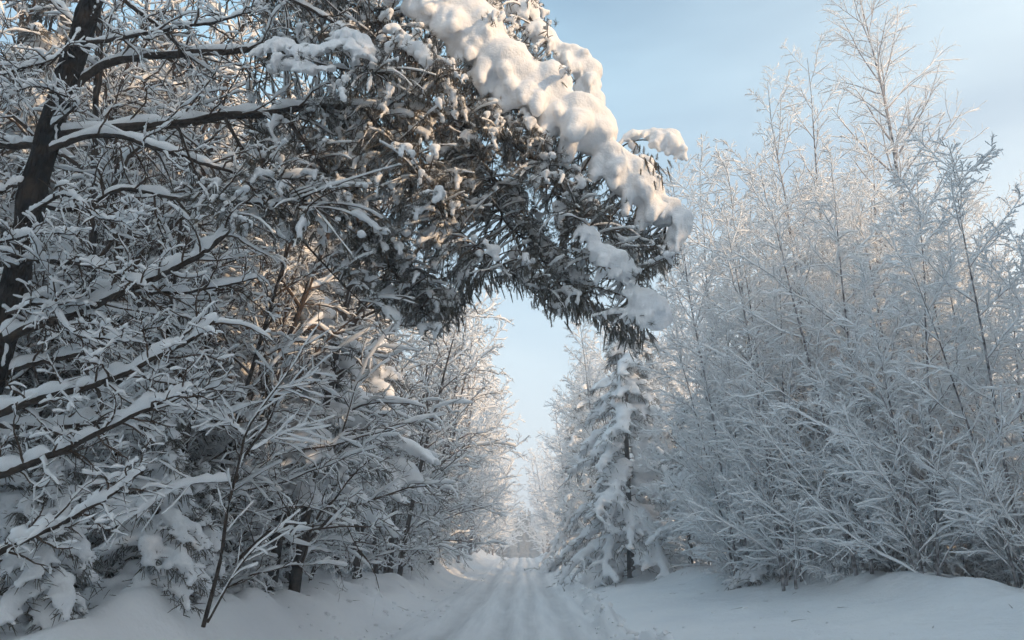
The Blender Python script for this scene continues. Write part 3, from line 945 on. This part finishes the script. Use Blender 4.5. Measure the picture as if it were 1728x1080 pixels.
# ---------------------------------------------------------------- bent sapling in front of the left thicket
sap = thing('sapling', 'thin dark bare sapling forking up from the left snow bank edge', 'sapling', (0, 0, 0))
SB = at(343, 1052, 9.6); SB[2] = gz(SB[0], SB[1]); sap.location = SB
for pts, d0, d1, r0, r1, sn in [
        ([(343, 1058), (372, 945), (384, 860), (405, 775), (415, 730), (440, 690), (492, 620), (520, 572), (540, 545)], 9.6, 9.2, .034, .007, .016),
        ([(350, 1050), (398, 965), (430, 925), (462, 898), (505, 862)], 9.6, 9.3, .022, .006, .018),
        ([(388, 812), (330, 815), (285, 830), (240, 860), (185, 892)], 9.45, 8.9, .016, .010, .045),
        ([(413, 735), (385, 712), (358, 706)], 9.4, 9.1, .012, .005, .03),
        ([(440, 690), (470, 660), (500, 650), (530, 620)], 9.35, 9.6, .010, .004, .018),
        ([(425, 760), (470, 735), (520, 715)], 9.4, 9.8, .010, .004, .022)]:
    P = px_line(pts, d0, d1, 22); Rr = np.linspace(r0, r1, 22)
    st = put('stem', polyline_tube(P - SB, Rr * .8, 7).mesh('stem', MAT['bark']), sap)
    A, B, _ = grow(P[None], Rr[None], 14, rng, 0.25, 1.0, (30, 60), 0.45, 0.2, 5, 0.006, 0.003, 0.02, 0.1)
    v, q_ = tubes(A - SB, B, 4)
    put('twigs', MB().add(v, q=q_).mesh('twigs', MAT['twig']), st, 'stuff')
    mb = MB()
    v, q_ = snow_on((P - SB)[None], Rr[None], sn, rng, 7, lump=.3, minh=.25); mb.add(v, q=q_)
    v, q_ = snow_on(A - SB, B, 0.016, rng, 4, .8); mb.add(v, q=q_)
    put('stem_snow', mb.mesh('stem_snow', MAT['twig_snow']), st, 'stuff')

# ---------------------------------------------------------------- tree stock
RIGHT = [deciduous(21, 13, 4, .12, 26, 10, 6, .24, t0=.05, wob=.10, r=.06, s1=.028, s2=.021, s3=.0145), deciduous(22, 11, 5, .17, 21, 10, 6, .26, t0=.05, wob=.11, r=.05, s1=.028, s2=.021, s3=.0145),
         deciduous(23, 15, 3, .09, 32, 10, 6, .21, t0=.06, wob=.10, r=.07, s1=.028, s2=.021, s3=.0145)]
BIRCH = deciduous(31, 21, 1, .02, 66, 10, 7, .21, r=.12, ang1=(28, 46), bend1=.03, bend3=-.10, s1=.020, s2=.015, s3=.0105, lshape=.5, t0=.08)
SLENDER = deciduous(32, 17, 2, .05, 28, 9, 7, .16, r=.08, ang1=(22, 40), bend1=.06, s1=.018, s2=.014, s3=.010, t0=.15)
WILLOW = [deciduous(41, 4.6, 8, .55, 11, 9, 6, .36, r=.026, s1=.044, s2=.034, s3=.022, t0=.05, bend1=-.02, wob=.18, ang1=(25, 70), k2=6),
          deciduous(42, 5.6, 7, .42, 12, 9, 6, .34, r=.030, s1=.044, s2=.034, s3=.022, t0=.06, bend1=-.01, wob=.18, ang1=(25, 70), k2=6)]
LEFT = [deciduous(51, 9, 4, .22, 18, 9, 6, .30, r=.08, s1=.044, s2=.030, s3=.018, bend1=-.03, bend2=-.05, wob=.19, bark='twig', t0=.03, hoar=False, minh=.10, seat=.9, keep=.6, patch=.25, k2=6),
        deciduous(52, 11, 3, .20, 22, 9, 6, .27, r=.09, s1=.044, s2=.030, s3=.018, bend1=-.04, bend2=-.05, wob=.19, bark='twig', t0=.05, hoar=False, minh=.10, seat=.9, keep=.6, patch=.25, k2=6),
        deciduous(53, 5, 7, .45, 12, 8, 6, .34, r=.035, s1=.050, s2=.038, s3=.024, bend1=-.04, bend2=-.06, wob=.22, bark='twig', t0=.02, minh=.12, seat=.9, ang1=(25, 75), keep=.85, patch=.15, k2=6)]
SPR = [spruce(61, 9, 84, .27, -.10, .065, 1.15, 'needles', 9, .20, jit=.4), spruce(62, 3.4, 46, .36, -.14, .038, 1.45, 'needles', 10, .01, sm=.8, jit=.4), spruce(63, 13, 112, .33, -.18, .10, 1.05, 'needles', 5, base=.0, sm=1.3, jit=.38)]
FAR = [deciduous(71, 14, 3, .12, 24, 8, 4, .24, s1=.05, s2=.04, s3=.035, r=.1, minh=.4, t0=.02), deciduous(72, 13, 4, .16, 20, 8, 4, .27, s1=.05, s2=.04, s3=.035, r=.1, minh=.4, t0=.02)]

# ---------------------------------------------------------------- right of the road
GR = 'frosted trees along the right of the road'
ROWR = [  # stock, foot column, depth, scale, turn, name, label
    (BIRCH, 1630, 24, 1.05, 0.4, 'birch_tree', 'tallest frosted birch on the right, its slender top leaving the frame'),
    (SLENDER, 1425, 22, 1.02, 1.0, 'frosted_tree', 'slender twin-stemmed frosted tree with bare spiky top left of the tall birch'),
    (RIGHT[2], 1245, 27, 1.10, 2.0, 'frosted_tree', 'frosted tree rising just right of the drooping pine bough'),
    (RIGHT[0], 1330, 21, .92, 0.3, 'frosted_tree', 'pale many-stemmed frosted tree under the slender spiky one'),
    (RIGHT[0], 1460, 19, .85, 3.3, 'frosted_tree', 'spreading frosted tree in front of the tall birch'),
    (RIGHT[1], 1560, 17, .9, 1.3, 'frosted_tree', 'fan-shaped frosted tree right of the tall birch'),
    (RIGHT[1], 1730, 15.5, .85, 4.1, 'frosted_tree', 'frosted tree cut off by the right edge of the view'),
    (RIGHT[2], 1190, 38, 1.1, 4.4, 'frosted_tree', 'hazy frosted tree directly behind the tip of the pine bough'),
    (RIGHT[1], 1290, 30, 1.05, 5.2, 'frosted_tree', 'frosted tree deep in the right wood behind the slender one'),
    (RIGHT[0], 1420, 30, 1.0, 2.2, 'frosted_tree', 'frosted tree deep in the right wood left of the tall birch'),
    (RIGHT[2], 1640, 27, .85, 5.9, 'frosted_tree', 'upright frosted tree behind the fan-shaped one on the right'),
    (RIGHT[2], 1035, 43, 1.0, 3.0, 'frosted_tree', 'tall frosted tree left of the right spruce, nearest to the road'),
    (RIGHT[0], 1010, 52, 1.15, 5.0, 'frosted_tree', 'frosted tree behind the left flank of the right spruce'),
    (RIGHT[1], 1260, 24, 1.05, 3.6, 'frosted_tree', 'frosted tree between the right spruce and the willow shrubs'),
    (RIGHT[2], 1500, 27, 1.0, 1.1, 'frosted_tree', 'frosted tree close behind the tall birch'),
    (RIGHT[0], 1560, 21, .8, 2.7, 'frosted_tree', 'frosted tree crowding the tall birch stem on its right'),
    (RIGHT[2], 1480, 21, .85, 5.5, 'frosted_tree', 'upright frosted tree left of the fan-shaped one'),
    (RIGHT[0], 1650, 18.5, .8, 0.8, 'frosted_tree', 'upright frosted tree right of the fan-shaped one'),
    (RIGHT[2], 1310, 25, .95, 3.9, 'frosted_tree', 'upright frosted tree right of the one beside the drooping bough'),
    (RIGHT[1], 1390, 25, 1.15, 0.1, 'frosted_tree', 'frosted tree between the slender one and the tall birch'),
    (RIGHT[2], 1705, 23, .82, 2.4, 'frosted_tree', 'upright frosted tree rising behind the right edge shrubs'),
    (RIGHT[0], 1690, 21, .75, 4.6, 'frosted_tree', 'low frosted tree behind the right edge shrubs'),
    (RIGHT[1], 1120, 40, 1.05, 0.9, 'frosted_tree', 'frosted tree standing behind the snowy right spruce'),
]
for st, px, d, sc, rz, nm, lb in ROWR:
    plant(st, nm, lb, 'tree', X(px, d), d, rz, sc, GR, dz=-.3)
WL = [(WILLOW[0], 1250, 25, 0.68, 0.2, 'frosted willow shrub farthest along the right bank'),
      (WILLOW[1], 1335, 22.5, 0.68, 1.9, 'second farthest frosted willow shrub along the right bank'),
      (WILLOW[0], 1430, 20, 0.68, 2.5, 'broad frosted willow shrub below the tall birch'),
      (WILLOW[1], 1530, 18.6, 0.72, 4.0, 'frosted willow shrub fourth from the right edge of the view'),
      (WILLOW[0], 1620, 17.6, 0.68, 5.1, 'frosted willow shrub third from the right edge of the view'),
      (WILLOW[1], 1720, 16.8, 0.68, 0.7, 'frosted willow shrub second from the right edge of the view'),
      (WILLOW[0], 1810, 15.8, 0.65, 3.0, 'frosted willow shrub just leaving the right edge of the view')]
for st, px, d, sc, rz, lb in WL:
    plant(st, 'willow_shrub', lb, 'shrub', X(px, d), d, rz, sc, 'willow shrubs on the right bank', dz=-.25)
tw = np.random.RandomState(17)
for i in range(16):
    d = 15.6 + i * 1.05; e = float(right_edge(np.array(d)))
    plant(WILLOW[i % 2], 'low_brush', 'low tuft of frosted brush poking out of the right snow bank', 'brush', e + tw.uniform(.5, 1.6), d, tw.rand() * 6, tw.uniform(.22, .42), 'low brush along the right bank', dz=-.08)
for i, (px, d, sc, lb) in enumerate([(1290, 27, .9, 'frosted shrub behind the farthest willow shrub'), (1400, 24, .95, 'frosted shrub behind the gap left of the broad willow'),
                                     (1490, 22, .95, 'frosted shrub behind the broad willow below the tall birch'), (1585, 20.5, .95, 'frosted shrub filling the gap right of the tall birch foot'),
                                     (1680, 19.5, .95, 'frosted shrub behind the two rightmost willow shrubs'), (1200, 31, 1.25, 'frosted shrub at the foot of the right spruces')]):
    plant(WILLOW[i % 2], 'willow_shrub', lb, 'shrub', X(px, d), d, i * 2.3 + .5, sc, 'second row of willow shrubs', dz=-.2)
plant(SPR[2], 'spruce_tree', 'tall snow-laden spruce on the right under the drooping bough tip', 'tree', X(1062, 34), 34, 3.4, .92, 'snow-laden spruces', dz=-.6)
plant(SPR[2], 'spruce_tree', 'snowy spruce showing behind the right flank of the tall right-hand spruce', 'tree', X(1118, 40), 40, 1.2, .95, 'snow-laden spruces', dz=-.6)
plant(SPR[2], 'spruce_tree', 'snowy spruce farther along the road, left of the tall right-hand spruce', 'tree', X(1000, 50), 50, 5.0, .95, 'snow-laden spruces', dz=-.6)
plant(SPR[0], 'spruce_tree', 'shorter snowy spruce tucked right of the tall right-hand spruce', 'tree', X(1165, 31), 31, 2.6, .72, 'snow-laden spruces')
plant(SPR[1], 'spruce_tree', 'small snowy spruce at the foot of the frosted trees, right bank', 'tree', X(1290, 23.5), 23.5, 1.6, .9, 'snow-laden spruces')
fr = np.random.RandomState(5)
FR = ['first', 'second', 'third', 'fourth', 'fifth', 'sixth', 'seventh', 'eighth', 'ninth']
for i, d in enumerate([46, 54, 63, 73, 84, 97, 112, 130]):
    e = float(right_edge(np.array(d)))
    plant(FAR[i % 2], 'frosted_tree', f'{FR[i]} frosted tree beyond the right spruce, counted away along the road', 'tree', e - .6 + fr.uniform(-.6, .4), d, fr.rand() * 6, fr.uniform(.95, 1.12), GR)
    plant(FAR[(i + 1) % 2], 'frosted_tree', 'frosted tree of the second row, half hidden behind the far right row', 'tree', e + 4 + fr.uniform(-.8, 1.5), d + 3, fr.rand() * 6, fr.uniform(.95, 1.15), 'second row of the far right trees')

# ---------------------------------------------------------------- left of the road
GL = 'snow-laden trees in the left wood'
plant(SPR[0], 'spruce_tree', 'snow-laden spruce below the arch whose bough tips reach over the road', 'tree', -5.5, 17.5, 0.9, 1.2, 'snow-laden spruces', lean=(0, .05))
plant(SPR[0], 'spruce_tree', 'snow-laden spruce farther back on the left, right of the arch foot', 'tree', -5.2, 25, 3.9, 1.2, 'snow-laden spruces', lean=(0, .06))
plant(SPR[1], 'spruce_tree', 'young spruce bowed under round snow lumps, bottom left corner', 'tree', X(75, 9.2), 9.2, 0.4, .72, 'young spruces at the left bank')
plant(SPR[1], 'spruce_tree', 'young spruce with broad snow caps behind the bare sapling', 'tree', X(255, 10.8), 10.8, 2.4, .80, 'young spruces at the left bank')
plant(SPR[1], 'spruce_tree', 'young snow-capped spruce just right of the bare sapling', 'tree', X(330, 12.6), 12.6, 4.4, .7, 'young spruces at the left bank')
plant(SPR[1], 'spruce_tree', 'young snow-capped spruce at the left edge of the view', 'tree', X(-40, 10), 10, 5.4, .85, 'young spruces at the left bank')
SH = [(470, 14.5, .85, 'snowy bush right of the bare sapling'), (560, 16, .9, 'snowy bush below the left spruce boughs'), (610, 19, .95, 'snowy bush at the middle of the left bank'),
      (660, 23, .95, 'snowy bush where the left bank narrows'), (705, 28, 1.0, 'second last snowy bush on the left bank'), (740, 34, 1.05, 'last snowy bush on the left bank before the warm-lit trees'),
      (230, 11.6, .8, 'dark snowy bush behind the bottom left young spruces'), (390, 12.8, .8, 'snowy bush straight behind the bare sapling')]
for i, (px, d, sc, lb) in enumerate(SH):
    plant(LEFT[2], 'snowy_bush', lb, 'bush', min(X(px, d) - 1.8, -6.4), d, i * 1.3, sc, 'snowy bushes on the left bank')
LT = [(LEFT[0], 560, 15, .9, 'snow-thick tree just left of the arched spruce boughs'), (LEFT[1], 420, 14, .95, 'snow-thick tree rising behind the bare sapling'),
      (LEFT[0], 270, 12.5, .95, 'snow-thick tree behind the young spruces'), (LEFT[1], 90, 12.5, 1.0, 'snow-thick tree right behind the pine trunk'),
      (LEFT[0], -60, 12, 1.0, 'snow-thick tree left of the pine trunk'), (LEFT[1], 520, 20, 1.1, 'tall snow-thick tree deep left under the arch'),
      (LEFT[0], 340, 18, 1.15, 'snow-thick tree deep in the left wood'), (LEFT[1], 180, 17, 1.15, 'snow-thick tree far behind the pine limbs'),
      (LEFT[0], 20, 17, 1.2, 'snow-thick tree far behind the pine trunk'), (LEFT[0], 640, 27, 1.0, 'snow-thick tree behind the left spruces'),
      (LEFT[1], 690, 35, 1.0, 'grey snow-thick tree before the warm-lit far trees'), (LEFT[0], 735, 44, 1.0, 'last grey snow-thick tree of the left row')]
for i, (st, px, d, sc, lb) in enumerate(LT):
    plant(st, 'snowy_tree', lb, 'tree', min(X(px, d), -6.0), d, i * 2.1, sc, GL)
for i, (px, d, sc, lb) in enumerate([(150, 12.6, 1.35, 'snow-thick tree whose twigs fill the view just right of the pine trunk'), (320, 14.5, 1.35, 'tall snow-thick tree behind the topmost pine limbs'),
                                    (-20, 14.5, 1.4, 'tall snow-thick tree in the upper left corner'), (470, 17, 1.3, 'tall snow-thick tree hidden behind the needle mass of the arch')]):
    plant(LEFT[1], 'snowy_tree', lb, 'tree', X(px, d), d, 1 + i * 1.7, sc, GL)
for i, (x, d, sc, lb) in enumerate([(-9.6, 13.2, 1.35, 'dark snowy spruce behind the pine trunk'), (-8.2, 15.6, 1.45, 'dark snowy spruce behind the middle pine limbs'),
                                    (-11.5, 16.5, 1.5, 'dark snowy spruce in the upper left depth'), (-6.9, 19.5, 1.45, 'tall dark spruce hidden behind the needle mass of the arch'), (-13, 13, 1.4, 'dark snowy spruce at the far left edge')]):
    plant(SPR[0], 'spruce_tree', lb, 'tree', x, d, i * 1.3, sc, 'snow-laden spruces')
lr = np.random.RandomState(8)
for i in range(20):
    d = lr.uniform(20, 44); x = -lr.uniform(9, 9 + d * .55)
    plant(FAR[i % 2] if i % 3 else LEFT[1], 'snowy_tree', 'snowy tree in the depth of the left wood, glimpsed between nearer branches', 'tree', x, d, lr.rand() * 6, lr.uniform(.9, 1.3), 'trees in the depth of the left wood')
for i, (d, sc, lb) in enumerate([(30, 1.4, 'snow-thick tree at the road edge just past the left spruces'), (35, 1.25, 'second snow-thick tree past the left spruces, at the road edge'),
                                (40, 1.5, 'third snow-thick tree past the left spruces, at the road edge'), (46, 1.3, 'snow-thick tree at the road edge just before the warm-lit row')]):
    plant(LEFT[i % 2], 'snowy_tree', lb, 'tree', -5.1, d, 2 + i * 1.9, sc, GL)
    plant(LEFT[2], 'snowy_bush', 'low bush under ' + lb.replace('snow-thick tree ', 'the tree '), 'bush', -5.6, d + 2, i * 2.2, 1.0, 'low bushes along the far left bank')
for i, d in enumerate([52, 60, 69, 80, 92, 106, 122]):
    plant(FAR[i % 2], 'frosted_tree', f'{FR[i]} warm-lit frosted tree of the far left row, counted away along the road', 'tree', -4.9 + .014 * (d - 52) + lr.uniform(-.5, .4), d, lr.rand() * 6, lr.uniform(1.25, 1.45), 'warm-lit far left trees')
    plant(FAR[(i + 1) % 2], 'frosted_tree', 'frosted tree of the second row behind the far left trees', 'tree', -9 + lr.uniform(-1, 1), d + 2, lr.rand() * 6, lr.uniform(1., 1.25), 'second row of the far left trees')

# unseen spruces added right of and behind the camera to block low sun
for i in range(45):
    y = 11.2 - (i // 3) * 2.7 + (i % 3) * .9
    plant(SPR[0], 'spruce_tree', 'unseen spruce added to the shading row right of and behind the camera', 'tree', 11.5 + (i % 3) * 2.1, y, i * 1.7, (1.0 if 6.5 > y > -1.5 else 1.4 if y > 0 else 1.85) + .08 * math.sin(i * 2.3), 'added shade spruces behind the camera')  # lower stretch of the row lets sun through to the arching bough

for i in range(10):  # unseen spruces added to hide sky and darken the near left wood
    plant(SPR[0], 'spruce_tree', 'unseen spruce added left of and behind the camera to shade the left wood', 'tree', -7.6 - (i % 2) * 2.4, 2.8 - i * 1.7, i * 2.1, 1.55, 'added shade spruces left of the camera')

# crumbled snow along the plough ridge and clods dropped from the branches
cr = np.random.RandomState(31)
C, S = [], []
for i in range(520):
    y = 9 + 34 * cr.rand() ** 1.6
    u = cr.rand()
    if u < .5:
        x = 1.98 + .16 * math.sin(y * .27) + .10 * math.sin(y * .9 + 2) + cr.normal(.05, .22)
    elif u < .8:
        x = -2.9 + cr.normal(0, .5)
    else:
        x = cr.uniform(-5.5, -3) if cr.rand() < .6 else cr.uniform(3, 8)
    w = min(.012 + cr.exponential(.018), .085)
    C.append((x, y, gz(x, y) + w * .2)); S.append((w * cr.uniform(.8, 1.4), w * cr.uniform(.8, 1.4), w * cr.uniform(.6, 1)))
iv, it = ico()
Cn, Sn = np.array(C), np.array(S)
Vc = (Cn[:, None, :] + iv[None] * Sn[:, None, :] * cr.uniform(.75, 1.2, (len(Cn), len(iv), 1)))
tcn_ = (it[None] + (np.arange(len(Cn)) * len(iv))[:, None, None]).reshape(-1, 3)
put('snow_clods', MB().add(Vc.reshape(-1, 3), t=tcn_).mesh('snow_clods', MAT['snow']), None, 'stuff')
# fallen twigs on the snow
P = []
for i in range(60):
    y = 10 + 22 * cr.rand(); x = cr.choice([cr.uniform(-5.5, -2.6), cr.uniform(2.2, 8)])
    a, L = cr.rand() * 6.28, cr.uniform(.08, .3)
    P.append([(x + math.cos(a) * L * k, y + math.sin(a) * L * k, gz(x + math.cos(a) * L * k, y + math.sin(a) * L * k) + .008 + .02 * k * cr.rand()) for k in (0, .33, .66, 1)])
v, q_ = tubes(np.array(P), np.tile(np.linspace(.006, .002, 4), (60, 1)), 3)
put('fallen_twigs', MB().add(v, q=q_).mesh('fallen_twigs', MAT['twig']), None, 'stuff')

# far wood beyond the crest
fw = MB()
wr = np.random.RandomState(2)
for i in range(620):
    x, y = wr.uniform(-45, 45), wr.uniform(195, 260)
    h = wr.uniform(9, 17)
    z0 = float(profile(np.array(y))) - 1.0
    kk = np.linspace(0, 1, 13)
    rad = h * wr.uniform(.10, .15) * (1.02 - kk) * np.where(np.arange(13) % 2 == 0, 1.15, .62) * wr.uniform(.75, 1.25, 13)
    P = np.stack([x + wr.normal(0, .12, 13), y + wr.normal(0, .12, 13), z0 + kk * h], axis=1)[None]
    v, q_ = tubes(P, rad[None], 6)
    v += wr.normal(0, .14, v.shape); fw.add(v, q=q_)
put('far_wood', fw.mesh('far_wood', MAT['needles'], False), None, 'stuff')

# frosty air
hb = MB()
x0, x1, y0, y1, z0, z1 = -260, 260, -120, 430, -8, 25
hv = np.array([[x, y, z] for x in (x0, x1) for y in (y0, y1) for z in (z0, z1)], float)
hb.add(hv, q=[[0, 1, 3, 2], [4, 6, 7, 5], [0, 4, 5, 1], [2, 3, 7, 6], [0, 2, 6, 4], [1, 5, 7, 3]])
hm = bpy.data.materials.new('haze'); hm.use_nodes = True
hm.node_tree.nodes.clear()
ho = hm.node_tree.nodes.new('ShaderNodeOutputMaterial'); hp = hm.node_tree.nodes.new('ShaderNodeVolumePrincipled')
hp.inputs['Color'].default_value = (0.90, 0.94, 1.0, 1); hp.inputs['Density'].default_value = 0.0034; hp.inputs['Anisotropy'].default_value = 0.2
hm.node_tree.links.new(hp.outputs['Volume'], ho.inputs['Volume'])
put('haze', hb.mesh('haze', hm, False), None, 'stuff')
